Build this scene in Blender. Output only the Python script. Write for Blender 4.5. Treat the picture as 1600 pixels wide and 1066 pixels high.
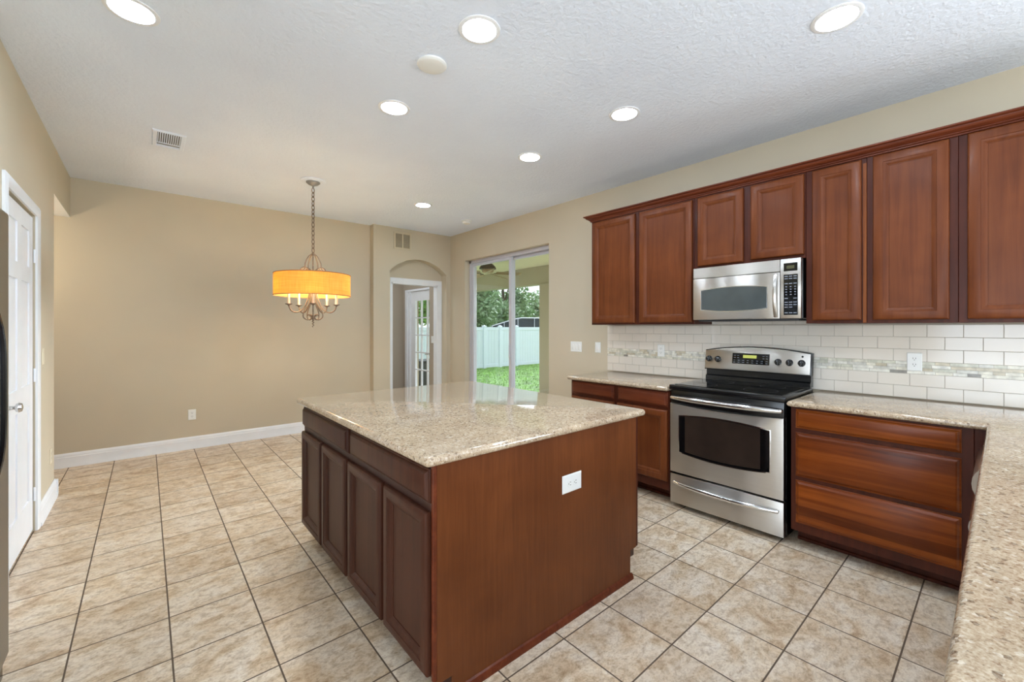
import bpy, bmesh, math, random
from mathutils import Vector, Matrix
random.seed(7)
C = bpy.context.scene.collection
S = bpy.context.scene
for o in list(bpy.data.objects): bpy.data.objects.remove(o)

# ------------------------------------------------------------------ camera
cam_d = bpy.data.cameras.new('camera'); cam = bpy.data.objects.new('camera', cam_d); C.objects.link(cam)
cam_d.sensor_width = 36; cam_d.lens = 663*36/1600; cam_d.shift_y = -21/1600
cam_d.clip_start = 0.05; cam_d.clip_end = 200
cam.location = (0, 0, 1.37); cam.rotation_euler = (math.radians(90), 0, math.radians(-40.786))
S.camera = cam
S.view_settings.view_transform = 'Standard'; S.view_settings.look = 'None'
S.view_settings.gamma = 1; S.view_settings.use_curve_mapping = False
S.view_settings.exposure = 0.56

# ------------------------------------------------------------------ sky
W = bpy.data.worlds.new('overcast_sky'); S.world = W; W.use_nodes = True
nt = W.node_tree; nt.nodes.clear()
out = nt.nodes.new('ShaderNodeOutputWorld'); bg = nt.nodes.new('ShaderNodeBackground')
tc = nt.nodes.new('ShaderNodeTexCoord'); sep = nt.nodes.new('ShaderNodeSeparateXYZ')
rmp = nt.nodes.new('ShaderNodeValToRGB')
rmp.color_ramp.elements[0].color = (0.88, 0.95, 1, 1); rmp.color_ramp.elements[1].color = (0.72, 0.86, 1, 1)
nt.links.new(tc.outputs['Generated'], sep.inputs[0]); nt.links.new(sep.outputs[2], rmp.inputs[0])
nt.links.new(rmp.outputs[0], bg.inputs[0]); bg.inputs[1].default_value = 1.2
nt.links.new(bg.outputs[0], out.inputs[0])

# ------------------------------------------------------------------ daylight lamps added at unseen windows, added sun and hallroom fill, hallway lamp
DOWNLIGHT = 90.0          # radiance of the recessed lights
BULB = 120.0               # chandelier bulbs
def area(name, loc, rot, sx, sy, power, col):
    d = bpy.data.lights.new(name, 'AREA'); d.shape = 'RECTANGLE'; d.size = sx; d.size_y = sy
    d.energy = power; d.color = col
    o = bpy.data.objects.new(name, d); C.objects.link(o); o.location = loc
    o.rotation_euler = tuple(math.radians(a) for a in rot); return o
area('added_daylight', (1.6, -4.25, 1.35), (90, 0, 0), 3.4, 2.1, 45, (0.72, 0.86, 1.0))
area('added_daylight', (-4.3, -1.3, 1.35), (90, 0, -90), 4.2, 2.1, 120, (0.72, 0.85, 1.0))  # added lamp at an unseen side window, brightens the right wall
area('added_daylight', (4.02, -2.4, 1.35), (90, 0, 90), 2.2, 1.9, 130, (0.74, 0.87, 1.0))  # added lamp at an unseen window, brightens the left wall
sd = bpy.data.lights.new('added_sun', 'SUN'); sd.energy = 12.5; sd.angle = math.radians(60); sd.color = (0.84, 0.93, 1.0)  # soft sun added under the overcast sky to brighten the interior
so_ = bpy.data.objects.new('added_sun', sd); C.objects.link(so_); so_.rotation_euler = (Vector((-1, -0.34, -0.16)).to_track_quat('-Z', 'Y')).to_euler()
hl = bpy.data.lights.new('hallway_lamp', 'POINT'); hl.energy = 10; hl.color = (1, 0.86, 0.66); hl.shadow_soft_size = 0.12
ho = bpy.data.objects.new('hallway_lamp', hl); C.objects.link(ho); ho.location = (-1.25, 5.45, 1.95)
h2 = bpy.data.lights.new('hallroom_fill', 'POINT'); h2.energy = 11; h2.color = (0.82, 0.91, 1); h2.shadow_soft_size = 0.15  # fill lamp added to brighten the room beyond the doorway
ho2 = bpy.data.objects.new('hallroom_fill', h2); C.objects.link(ho2); ho2.location = (2.55, 6.75, 2.3)

# ------------------------------------------------------------------ materials
def lin(c):
    return tuple(((x/255)/12.92 if x/255 <= 0.04045 else ((x/255+0.055)/1.055)**2.4) for x in c) + (1,)
class NT:
    def __init__(s, name):
        s.m = bpy.data.materials.new(name); s.m.use_nodes = True; s.t = s.m.node_tree; s.t.nodes.clear()
        s.o = s.n('ShaderNodeOutputMaterial')
    def n(s, kind, **kw):
        x = s.t.nodes.new(kind)
        for k, v in kw.items():
            if k.startswith('i_'): x.inputs[int(k[2:])].default_value = v
            else: setattr(x, k, v)
        return x
    def l(s, a, b): s.t.links.new(a, b)
    def bsdf(s, rough=0.5, metal=0.0, color=None, coat=0.0, spec=0.5):
        b = s.n('ShaderNodeBsdfPrincipled'); b.inputs['Roughness'].default_value = rough
        b.inputs['Metallic'].default_value = metal; b.inputs['Coat Weight'].default_value = coat
        b.inputs['Specular IOR Level'].default_value = spec; b.inputs['Coat Roughness'].default_value = 0.15
        if color: b.inputs['Base Color'].default_value = lin(color)
        s.l(b.outputs[0], s.o.inputs[0]); s.b = b; return b
    def coord(s, scale=(1, 1, 1), rot=(0, 0, 0)):
        t = s.n('ShaderNodeTexCoord'); m = s.n('ShaderNodeMapping')
        m.inputs['Scale'].default_value = scale; m.inputs['Rotation'].default_value = rot
        s.l(t.outputs['Object'], m.inputs[0]); return m.outputs[0]
    def noise(s, vec, scale, detail=3, rough=0.55, dist=0.0):
        x = s.n('ShaderNodeTexNoise'); x.inputs['Scale'].default_value = scale; x.inputs['Detail'].default_value = detail
        x.inputs['Roughness'].default_value = rough; x.inputs['Distortion'].default_value = dist
        s.l(vec, x.inputs['Vector']); return x.outputs[0]
    def ramp(s, fac, stops, interp='LINEAR'):
        r = s.n('ShaderNodeValToRGB'); r.color_ramp.interpolation = interp
        e = r.color_ramp.elements
        while len(e) < len(stops): e.new(0.5)
        for q, (p, c) in zip(e, stops): q.position = p; q.color = lin(c) if len(c) == 3 else c
        s.l(fac, r.inputs[0]); return r.outputs[0]
    def mix(s, a, b, fac, mode='MIX'):
        x = s.n('ShaderNodeMix', data_type='RGBA', blend_type=mode)
        if isinstance(fac, (int, float)): x.inputs[0].default_value = fac
        else: s.l(fac, x.inputs[0])
        for q, i in ((a, 6), (b, 7)):
            if isinstance(q, tuple): x.inputs[i].default_value = q
            else: s.l(q, x.inputs[i])
        return x.outputs[2]
    def math(s, op, a, b=None):
        x = s.n('ShaderNodeMath', operation=op)
        for q, i in ((a, 0), (b, 1)):
            if q is None: continue
            if isinstance(q, (int, float)): x.inputs[i].default_value = q
            else: s.l(q, x.inputs[i])
        return x.outputs[0]
    def bump(s, h, strength=0.2, dist=0.01):
        x = s.n('ShaderNodeBump'); x.inputs['Strength'].default_value = strength; x.inputs['Distance'].default_value = dist
        s.l(h, x.inputs['Height']); s.l(x.outputs[0], s.b.inputs['Normal'])

def plain(name, col, rough=0.5, metal=0.0, coat=0.0, spec=0.5, var=0.04, scale=6):
    """near-uniform finish with a faint procedural mottling"""
    k = NT(name); k.bsdf(rough, metal, None, coat, spec)
    f = k.noise(k.coord(), scale, 2)
    d = tuple(max(0, c*(1-var)) for c in col); u = tuple(min(255, c*(1+var)) for c in col)
    k.l(k.ramp(f, [(0.3, d), (0.7, u)]), k.b.inputs['Base Color']); return k.m
def paint(name, col, bump_scale=90, bs=0.12, bd=0.004):
    k = NT(name); k.bsdf(0.75, 0, None, 0, 0.25)
    v = k.coord()
    d = tuple(c*0.985 for c in col); u = tuple(min(255, c*1.012) for c in col)
    k.l(k.ramp(k.noise(v, 1.3, 2), [(0.3, d), (0.7, u)]), k.b.inputs['Base Color'])
    k.bump(k.noise(v, bump_scale, 3), bs, bd); return k.m
def wood(name, dark, mid, light, axis='z', rough=0.42, fine=1.0, bands=False, coat=0.03):
    k = NT(name); k.bsdf(rough, 0, None, coat, 0.2)
    a, b = 26*fine, 1.3*fine
    sc = {'z': (a, a, b), 'y': (a, b, a), 'x': (b, a, a)}[axis]
    v = k.coord(sc)
    g = k.noise(v, 1.0, 6, 0.6, 0.6)
    blot = k.noise(k.coord((2.2, 2.2, 2.2)), 1.6, 3, 0.5, 0.4)
    col = k.ramp(g, [(0.25, dark), (0.5, mid), (0.78, light)])
    blc = k.ramp(blot, [(0.3, (200, 190, 185)), (0.7, (255, 255, 255))])
    col = k.mix(col, blc, 0.6, 'MULTIPLY')
    if bands:
        t = k.n('ShaderNodeTexCoord'); s_ = k.n('ShaderNodeSeparateXYZ'); k.l(t.outputs['Object'], s_.inputs[0])
        wob = k.noise(k.coord((0.8, 0.8, 1.5)), 1.5, 1)
        zz = k.math('ADD', s_.outputs[2], k.math('MULTIPLY', wob, 0.05))
        cell = k.math('FLOOR', k.math('MULTIPLY', zz, 17.0))
        wn = k.n('ShaderNodeTexWhiteNoise', noise_dimensions='1D'); k.l(cell, wn.inputs['W'])
        bc = k.ramp(wn.outputs[0], [(0.0, (165, 150, 145)), (0.6, (225, 215, 205)), (1.0, (255, 255, 240))])
        col = k.mix(col, bc, 0.9, 'MULTIPLY')
    k.l(col, k.b.inputs['Base Color']); k.bump(g, 0.04, 0.002); return k.m
def quartz(name):
    k = NT(name); k.bsdf(0.07, 0, None, 0.0, 0.65)
    v = k.coord()
    c = k.ramp(k.noise(v, 210, 2, 0.6), [(0.30, (104, 82, 66)), (0.41, (180, 153, 128)), (0.52, (203, 186, 164)), (0.66, (226, 214, 198))])
    vo = k.n('ShaderNodeTexVoronoi'); vo.inputs['Scale'].default_value = 120; k.l(v, vo.inputs['Vector'])
    wv = k.n('ShaderNodeSeparateColor'); k.l(vo.outputs['Color'], wv.inputs[0])
    sp = k.ramp(wv.outputs[0], [(0.0, (92, 72, 58)), (0.07, (156, 128, 104)), (0.14, (198, 179, 156)), (0.8, (208, 191, 169)), (0.92, (236, 228, 216))], 'CONSTANT')
    c = k.mix(c, sp, 0.5)
    big = k.ramp(k.noise(v, 9, 2), [(0.3, (226, 219, 209)), (0.7, (249, 244, 234))])
    k.l(k.mix(c, big, 1.0, 'MULTIPLY'), k.b.inputs['Base Color']); return k.m
def steel(name, col=(196, 191, 184), rough=0.33, axis='y'):
    k = NT(name); k.bsdf(rough, 1.0)
    sc = {'y': (260, 1.0, 260), 'z': (260, 260, 1.0)}[axis]
    g = k.noise(k.coord(sc), 1.0, 2)
    k.l(k.ramp(g, [(0.3, tuple(c*0.975 for c in col)), (0.7, col)]), k.b.inputs['Base Color'])
    # brush lines run sideways (or upright), so highlights smear across them
    tg = k.n('ShaderNodeCombineXYZ'); tg.inputs[2 if axis == 'y' else 1].default_value = 1.0
    k.l(tg.outputs[0], k.b.inputs['Tangent']); k.b.inputs['Anisotropic'].default_value = 0.95
    return k.m
def glow(name, col, strength):
    k = NT(name); e = k.n('ShaderNodeEmission'); e.inputs[0].default_value = lin(col); e.inputs[1].default_value = strength
    k.l(e.outputs[0], k.o.inputs[0]); return k.m
def clear_glass(name, tint=(250, 251, 252)):
    k = NT(name); t = k.n('ShaderNodeBsdfTransparent'); t.inputs[0].default_value = lin(tint)
    g = k.n('ShaderNodeBsdfGlossy'); g.inputs['Roughness'].default_value = 0.01
    f = k.n('ShaderNodeFresnel'); ge = k.n('ShaderNodeNewGeometry')     # same reflectance on both faces of the thin pane
    k.l(k.math('SUBTRACT', 1.5, k.math('MULTIPLY', ge.outputs['Backfacing'], 0.8333)), f.inputs[0])
    x = k.n('ShaderNodeMixShader'); k.l(f.outputs[0], x.inputs[0]); k.l(t.outputs[0], x.inputs[1]); k.l(g.outputs[0], x.inputs[2])
    k.l(x.outputs[0], k.o.inputs[0]); return k.m
def floor_tile():
    P = 0.3275
    k = NT('floor_tile'); k.bsdf(0.33, 0, None, 0, 0.5)
    t = k.n('ShaderNodeTexCoord'); s_ = k.n('ShaderNodeSeparateXYZ'); k.l(t.outputs['Object'], s_.inputs[0])
    ux = k.math('DIVIDE', k.math('SUBTRACT', s_.outputs[0], 0.083), P)
    uy = k.math('DIVIDE', k.math('SUBTRACT', s_.outputs[1], 0.282), P)
    fx = k.math('ABSOLUTE', k.math('SUBTRACT', k.math('FRACT', ux), 0.5))
    fy = k.math('ABSOLUTE', k.math('SUBTRACT', k.math('FRACT', uy), 0.5))
    edge = k.math('MAXIMUM', fx, fy)                      # 0.5 on the joint
    cmb = k.n('ShaderNodeCombineXYZ'); k.l(k.math('FLOOR', ux), cmb.inputs[0]); k.l(k.math('FLOOR', uy), cmb.inputs[1])
    wn = k.n('ShaderNodeTexWhiteNoise', noise_dimensions='3D'); k.l(cmb.outputs[0], wn.inputs['Vector'])
    vm = k.n('ShaderNodeVectorMath', operation='MULTIPLY'); k.l(wn.outputs['Color'], vm.inputs[0]); vm.inputs[1].default_value = (9, 9, 9)
    va = k.n('ShaderNodeVectorMath', operation='ADD'); k.l(vm.outputs[0], va.inputs[0])
    mp = k.n('ShaderNodeMapping'); mp.inputs['Scale'].default_value = (6.0, 8.5, 5.0); k.l(t.outputs['Object'], mp.inputs[0]); k.l(mp.outputs[0], va.inputs[1])
    n1 = k.noise(va.outputs[0], 1.0, 7, 0.62, 0.8)
    n2 = k.noise(va.outputs[0], 4.0, 5, 0.7, 0.3)
    c = k.ramp(n1, [(0.28, (196, 164, 130)), (0.42, (226, 203, 172)), (0.52, (239, 222, 198)), (0.72, (247, 236, 220))])
    c2 = k.ramp(n2, [(0.34, (196, 180, 162)), (0.54, (255, 255, 255))])
    c = k.mix(c, c2, 0.75, 'MULTIPLY')
    c3 = k.ramp(k.noise(va.outputs[0], 14.0, 4, 0.7, 0.2), [(0.36, (214, 200, 184)), (0.52, (255, 255, 255))])
    c = k.mix(c, c3, 0.6, 'MULTIPLY')
    tone = k.ramp(wn.outputs[0], [(0.0, (236, 232, 228)), (1.0, (255, 255, 255))])
    c = k.mix(c, tone, 1.0, 'MULTIPLY')
    g = k.ramp(edge, [(0.5-0.0105, (0, 0, 0, 1)), (0.5-0.0085, (1, 1, 1, 1))])
    k.l(k.mix(c, lin((96, 78, 62)), g), k.b.inputs['Base Color'])
    k.l(k.ramp(g, [(0, (0.33,)*3+(1,)), (1, (0.8,)*3+(1,))]), k.b.inputs['Roughness'])
    h = k.math('SUBTRACT', k.math('MULTIPLY', n2, 0.25), g)
    k.bump(h, 0.25, 0.004); return k.m

M = dict(
    wall=paint('beige_wall_paint', (202, 190, 167)),
    ceil=paint('textured_white_ceiling', (232, 240, 254), 44, 0.30, 0.02),
    hallpaint=paint('taupe_hall_paint', (176, 163, 146)),
    floor=floor_tile(),
    white=plain('white_trim_paint', (238, 239, 241), 0.35, var=0.01),
    plate=plain('white_plastic', (236, 236, 232), 0.3, var=0.01),
    cream=plain('cream_plastic', (222, 210, 184), 0.35, var=0.01),
    slot=plain('socket_slot_grey', (96, 92, 86), 0.5),
    wood=wood('cherry_cabinet_wood', (92, 45, 20), (110, 57, 26), (123, 67, 32)),
    wood_dark=wood('shaded_cherry_frame', (58, 24, 13), (78, 34, 19), (92, 43, 24)),  # frame wood, deepened so its colour carries the shadow in the gaps
    wood_rail=wood('cherry_moulding', (84, 38, 21), (106, 50, 28), (128, 66, 38), 'y'),
    wood_band=wood('cherry_drawer_wood', (104, 48, 18), (146, 74, 28), (172, 98, 42), 'y', 0.3, 0.8, True),
    wood_isl_shade=wood('shaded_island_wood', (60, 32, 21), (73, 40, 27), (84, 49, 33)),  # cherry darkened to hold the shade on the island's left side
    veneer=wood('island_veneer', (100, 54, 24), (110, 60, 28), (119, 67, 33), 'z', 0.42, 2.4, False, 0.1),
    kick=plain('kick_and_gap_shade', (58, 30, 20), 0.5),
    quartz=quartz('speckled_beige_quartz'),
    steel=steel('brushed_steel'), steel_v=steel('brushed_steel_upright', axis='z'),
    steel_dk=steel('fridge_steel', (150, 150, 150), 0.4, 'y'),
    chrome=plain('polished_chrome', (215, 215, 215), 0.12, 1.0, var=0.01),
    black=plain('black_enamel', (14, 14, 15), 0.2, var=0.1, spec=0.5),
    blackglass=plain('black_glass', (10, 10, 11), 0.05, var=0.1, spec=0.5),
    ovenglass=plain('smoked_oven_glass', (46, 36, 30), 0.12, var=0.1),
    mwglass=plain('grey_microwave_glass', (72, 78, 78), 0.12, var=0.05),
    keymark=plain('key_print_grey', (128, 133, 142), 0.5),
    amber=glow('amber_display', (190, 180, 60), 0.5),
    lcd=glow('clock_display', (196, 204, 110), 0.7),
    lens=glow('downlight_lens', (222, 238, 255), DOWNLIGHT),
    bulb=glow('warm_bulb', (255, 228, 182), BULB),
    iron=plain('antique_bronze', (124, 106, 90), 0.45, 0.4, var=0.15, scale=30),
    candle=plain('candle_sleeve', (232, 214, 188), 0.5),
    alum=plain('white_aluminium_frame', (196, 194, 200), 0.35, 0.0, var=0.01),
    glass=clear_glass('window_glass'),
    tile=plain('white_ceramic_tile', (228, 220, 208), 0.12, var=0.015, scale=3),
    grout=plain('grey_grout', (186, 176, 162), 0.8),
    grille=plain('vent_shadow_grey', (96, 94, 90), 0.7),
    tan_grille=plain('vent_tan_filter', (158, 146, 124), 0.8),
    stucco=paint('tan_stucco', (164, 154, 128), 30, 0.4),
    lanai=paint('lanai_ceiling_paint', (214, 204, 172)),
    concrete=plain('patio_concrete', (186, 180, 170), 0.8),
    vinyl=plain('white_vinyl', (222, 230, 238), 0.4, var=0.01),
    soil=plain('lawn_ground', (104, 138, 62), 0.9, var=0.3, scale=5),
    grass=plain('grass_blades', (122, 160, 74), 0.7, var=0.3, scale=3),
    bark=plain('tree_bark', (82, 68, 54), 0.9, var=0.2),
    darkbox=plain('charcoal_metal', (46, 48, 52), 0.5),
    fanwood=wood('fan_blade_wood', (150, 128, 96), (176, 154, 120), (196, 176, 142), 'x'),
    frost=plain('frosted_glass_bowl', (222, 214, 198), 0.4),
    bronze=plain('dark_bronze', (70, 54, 42), 0.4, 0.5),
)
def leafmat(name, a, b):
    k = NT(name); k.bsdf(0.6, 0, None, 0, 0.3)
    k.l(k.ramp(k.noise(k.coord(), 2.5, 4), [(0.3, a), (0.7, b)]), k.b.inputs['Base Color'])
    return k.m
M['leaf_a'] = leafmat('oak_leaves', (104, 132, 92), (164, 186, 142))
M['leaf_b'] = leafmat('pale_leaves', (120, 146, 106), (178, 196, 156))
M['leaf_c'] = leafmat('bright_leaves', (70, 124, 44), (150, 196, 84))
def shade_mat():
    k = NT('burlap_lamp_shade')
    v = k.coord()
    w1 = k.noise(k.coord((240, 240, 6)), 1, 2); w2 = k.noise(k.coord((5, 5, 260)), 1, 2)
    c = k.ramp(k.math('ADD', k.math('MULTIPLY', w1, 0.5), k.math('MULTIPLY', w2, 0.5)), [(0.35, (230, 174, 96)), (0.65, (246, 212, 138))])
    d = k.n('ShaderNodeBsdfDiffuse'); t = k.n('ShaderNodeBsdfTranslucent'); x = k.n('ShaderNodeMixShader'); x.inputs[0].default_value = 0.62
    k.l(c, d.inputs[0]); k.l(c, t.inputs[0]); k.l(d.outputs[0], x.inputs[1]); k.l(t.outputs[0], x.inputs[2]); k.l(x.outputs[0], k.o.inputs[0])
    return k.m
M['shade'] = shade_mat()
def screen_mat():
    k = NT('insect_screen'); t = k.n('ShaderNodeBsdfTransparent'); d = k.n('ShaderNodeBsdfDiffuse'); d.inputs[0].default_value = lin((70, 76, 84))
    x = k.n('ShaderNodeMixShader'); x.inputs[0].default_value = 0.8
    k.l(t.outputs[0], x.inputs[1]); k.l(d.outputs[0], x.inputs[2]); k.l(x.outputs[0], k.o.inputs[0]); return k.m
M['screen'] = screen_mat()
MOS = [plain('mosaic_%s' % n, c, 0.2, var=0.09, scale=28) for n, c in
       (('cream', (222, 217, 200)), ('sage', (206, 204, 186)), ('tan', (204, 193, 168)), ('ivory', (230, 227, 215)), ('slate', (150, 145, 136)), ('grey', (212, 209, 198)))]

# ------------------------------------------------------------------ mesh helpers
class MB:
    """collects shapes into one mesh; F maps local (u,v,w) to world"""
    def __init__(s, F=None): s.bm = bmesh.new(); s.F = F or (lambda u, v, w: Vector((u, v, w)))
    def v(s, p): return s.bm.verts.new(s.F(*p))
    def face(s, vs, mi=0):
        try: f = s.bm.faces.new(vs); f.material_index = mi; return f
        except ValueError: return None
    def box(s, a, b, bev=0.0, seg=1, mi=0):
        x0, y0, z0 = (min(a[i], b[i]) for i in range(3)); x1, y1, z1 = (max(a[i], b[i]) for i in range(3))
        vs = [s.v(p) for p in ((x0,y0,z0),(x1,y0,z0),(x1,y1,z0),(x0,y1,z0),(x0,y0,z1),(x1,y0,z1),(x1,y1,z1),(x0,y1,z1))]
        fs = [s.face([vs[i] for i in q], mi) for q in ((0,3,2,1),(4,5,6,7),(0,1,5,4),(1,2,6,5),(2,3,7,6),(3,0,4,7))]
        if bev > 0:
            es = list({e for f in fs for e in f.edges})
            r = bmesh.ops.bevel(s.bm, geom=es, offset=bev, segments=seg, affect='EDGES', profile=0.5)
            for f in r['faces']: f.material_index = mi
        return s
    def rings(s, rings, cap0=True, cap1=True, mi=0):
        vr = [[s.v(p) for p in r] for r in rings]
        n = len(vr[0])
        for a, b in zip(vr, vr[1:]):
            for i in range(n): s.face([a[i], a[(i+1) % n], b[(i+1) % n], b[i]], mi)
        if cap0: s.face(list(reversed(vr[0])), mi)
        if cap1: s.face(vr[-1], mi)
        return s
    def lathe(s, prof, c=(0,0,0), seg=32, cap0=True, cap1=True, ax=2, mi=0):
        rs = []
        for r, z in prof:
            ring = []
            for i in range(seg):
                t = 2*math.pi*i/seg; a, b = r*math.cos(t), r*math.sin(t)
                p = {2: (a, b, z), 0: (z, a, b), 1: (b, z, a)}[ax]
                ring.append((c[0]+p[0], c[1]+p[1], c[2]+p[2]))
            rs.append(ring)
        return s.rings(rs, cap0, cap1, mi)
    def tube(s, pts, r, seg=8, closed=False, mi=0, flat=1.0):
        pts = [Vector(p) for p in pts]; n = len(pts)
        rs = r if isinstance(r, (list, tuple)) else [r]*n
        up = None; rings = []
        for i in range(n):
            if closed: t = (pts[(i+1) % n]-pts[i-1]).normalized()
            else: t = (pts[min(i+1, n-1)]-pts[max(i-1, 0)]).normalized()
            if up is None:
                up = Vector((0,0,1)) if abs(t.z) < 0.9 else Vector((1,0,0))
            up = (up-t*up.dot(t)).normalized(); sd = t.cross(up)
            rings.append([tuple(pts[i]+up*math.cos(2*math.pi*k/seg)*rs[i]+sd*math.sin(2*math.pi*k/seg)*rs[i]*flat) for k in range(seg)])
        if closed: rings.append(rings[0]); return s.rings(rings, False, False, mi)
        return s.rings(rings, True, True, mi)
    def prism(s, poly, w0, w1, bev=0.0, mi=0):
        """poly of (u,v) extruded along w"""
        a = [s.v((u, v, w0)) for u, v in poly]; b = [s.v((u, v, w1)) for u, v in poly]
        n = len(poly); fs = [s.face(list(reversed(a)), mi), s.face(b, mi)]
        for i in range(n): fs.append(s.face([a[i], a[(i+1) % n], b[(i+1) % n], b[i]], mi))
        if bev > 0:
            es = [e for e in fs[1].edges]
            bmesh.ops.bevel(s.bm, geom=es, offset=bev, segments=2, affect='EDGES', profile=0.5)
        return s
    def nest(s, u0, v0, u1, v1, loops, cap=True, mi=0):
        """nested rectangles: loops of (inset, w)"""
        rs = []
        for i, w in loops:
            rs.append([(u0+i, v0+i, w), (u1-i, v0+i, w), (u1-i, v1-i, w), (u0+i, v1-i, w)])
        return s.rings(rs, True, cap, mi)
    def build(s, name, mat, parent=None, org=None, ang=32):
        bmesh.ops.remove_doubles(s.bm, verts=s.bm.verts[:], dist=1e-6)
        bmesh.ops.recalc_face_normals(s.bm, faces=s.bm.faces[:])
        if org is not None and parent is None:
            o_loc = Vector(org)
        elif parent is not None: o_loc = ORG[parent.name]
        else: o_loc = Vector((0, 0, 0))
        for v in s.bm.verts: v.co -= o_loc
        me = bpy.data.meshes.new(name); s.bm.to_mesh(me); s.bm.free()
        for m in (mat if isinstance(mat, (list, tuple)) else [mat]): me.materials.append(m)
        for p in me.polygons: p.use_smooth = True
        me.set_sharp_from_angle(angle=math.radians(ang))
        o = bpy.data.objects.new(name, me); C.objects.link(o); ORG[o.name] = o_loc
        if parent is not None: o.parent = parent
        else: o.location = o_loc
        return o
ORG = {}
def tag(o, label, cat, group=None, kind=None):
    o['label'] = label; o['category'] = cat
    if group: o['group'] = group
    if kind: o['kind'] = kind
    return o
def thing(name, loc, label, cat, group=None):
    o = bpy.data.objects.new(name, None); C.objects.link(o); o.location = loc; o.empty_display_size = 0.1
    ORG[o.name] = Vector(loc); return tag(o, label, cat, group)
def struct(name, mb, mat, label=None, cat=None):
    o = mb.build(name, mat); o['kind'] = 'structure'
    if label: o['label'] = label; o['category'] = cat
    return o
def sroot(name, loc, label, cat):
    o = thing(name, loc, label, cat); o['kind'] = 'structure'; return o
def copy_tree(o, parent=None):
    c = o.copy(); C.objects.link(c)
    if parent: c.parent = parent
    for ch in list(o.children): copy_tree(ch, c)
    return c
# face maps: u = width, v = up, w = outwards from plane
def facing_mx(x): return lambda u, v, w: Vector((x-w, u, v))       # looks toward -X, u = world y
def facing_px(x): return lambda u, v, w: Vector((x+w, u, v))
def facing_my(y): return lambda u, v, w: Vector((u, y-w, v))
def facing_py(y): return lambda u, v, w: Vector((u, y+w, v))
def facing_dn(z): return lambda u, v, w: Vector((u, v, z-w))

# ------------------------------------------------------------------ room shell
H = 2.85; XR = 3.75; XL = -0.565; YB = 6.0; YD = 5.88
mb = MB(); mb.box((-4.2, -4.2, -0.12), (3.95, 8.6, 0.0))
struct('floor', mb, M['floor'], 'beige square floor tiles with dark joints', 'floor')
mb = MB(); mb.box((-4.2, -4.2, H), (3.95, 6.12, H+0.1))
struct('ceiling', mb, M['ceil'], 'white knockdown textured ceiling', 'ceiling')
mb = MB(); mb.box((-3.2, YB, 0), (2.46, YB+0.12, H))
struct('wall_back', mb, M['wall'], 'long beige wall behind the hanging chandelier', 'wall')
# wall holding the hall doorway: front skin with arched niche, back skin with door opening
AX0, AX1, AZ, ATOP = 2.712, 3.672, 2.215, 2.415
ND = 0.15
mb = MB(facing_my(YD))
def arch(n=20):
    c = (AX0+AX1)/2; hw = (AX1-AX0)/2; sag = ATOP-AZ; R = (hw*hw+sag*sag)/(2*sag); a = math.asin(hw/R)
    return [(c+R*math.sin(-a+2*a*i/n), ATOP-R+R*math.cos(-a+2*a*i/n)) for i in range(n+1)]
ar = arch()
mb.box((2.46, 0, -ND), (AX0, H, 0)); mb.box((AX1, 0, -ND), (XR, H, 0))
for (a, b) in zip(ar, ar[1:]): mb.prism([a, b, (b[0], H), (a[0], H)], -ND, 0)
DX0, DX1, DZ = 2.80, 3.60, 2.055
mb.box((2.46, 0, -0.24), (DX0, H, -ND)); mb.box((DX1, 0, -0.24), (XR, H, -ND)); mb.box((DX0, DZ, -0.24), (DX1, H, -ND))
struct('wall_hall', mb, M['wall'], 'beige projecting wall with arched niche over the hall doorway', 'wall')
# right wall with sliding door opening
SY0, SY1, SZ = 3.653, 5.46, 2.41
mb = MB()
mb.box((XR, -4.2, 0), (XR+0.2, -3.6, H)); mb.box((XR, -1.2, 0), (XR+0.2, SY0, H)); mb.box((XR, -3.6, 2.4), (XR+0.2, -1.2, H)); mb.box((XR, -3.6, 0), (XR+0.2, -1.2, 0.3)); mb.box((XR, SY1, 0), (XR+0.2, 6.34, H)); mb.box((XR, SY0, SZ), (XR+0.2, SY1, H))  # opening behind the camera is added to let in fill light
struct('wall_right', mb, M['wall'], 'beige kitchen wall behind the cabinets and sliding door', 'wall')
# left wall: niche for fridge, white door, hallway opening
FY0, FY1 = 1.62, 2.64
mb = MB()
T = 0.13
mb.box((XL-T, 1.45, 0), (XL, FY0, H)); mb.box((XL-T, FY1, 0), (XL, 3.46, H)); mb.box((XL-T, 4.262, 0), (XL, 5.035, H))
mb.box((XL-T, 3.46, 2.12), (XL, 4.262, H)); mb.box((XL-T, FY0, 1.95), (XL, FY1, H)); mb.box((XL-T, 5.035, 2.459), (XL, YB, H))
mb.box((XL-0.85, FY0-0.1, 0), (XL-0.75, FY1+0.1, 2.05)); mb.box((XL-0.75, FY0-0.1, 0), (XL-T, FY0, 2.05)); mb.box((XL-0.75, FY1, 0), (XL-T, FY1+0.1, 2.05)); mb.box((XL-0.75, FY0-0.1, 1.95), (XL-T, FY1+0.1, 2.05))
struct('wall_left', mb, M['wall'], 'beige left wall with door and hallway opening', 'wall')
mb = MB(); mb.box((-3.2, 4.92, 0), (XL-T, 5.03, 2.55)); mb.box((-3.3, 4.92, 0), (-3.2, 6.12, 2.55))
struct('wall_hallway', mb, M['wall'], 'beige wall of the side hallway', 'wall')
mb = MB(); mb.box((-3.2, 5.036, 2.455), (XL-0.0005, YB-0.001, 2.4589))
struct('ceiling_hallway', mb, M['white'], 'low white ceiling of the side hallway', 'ceiling')
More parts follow.
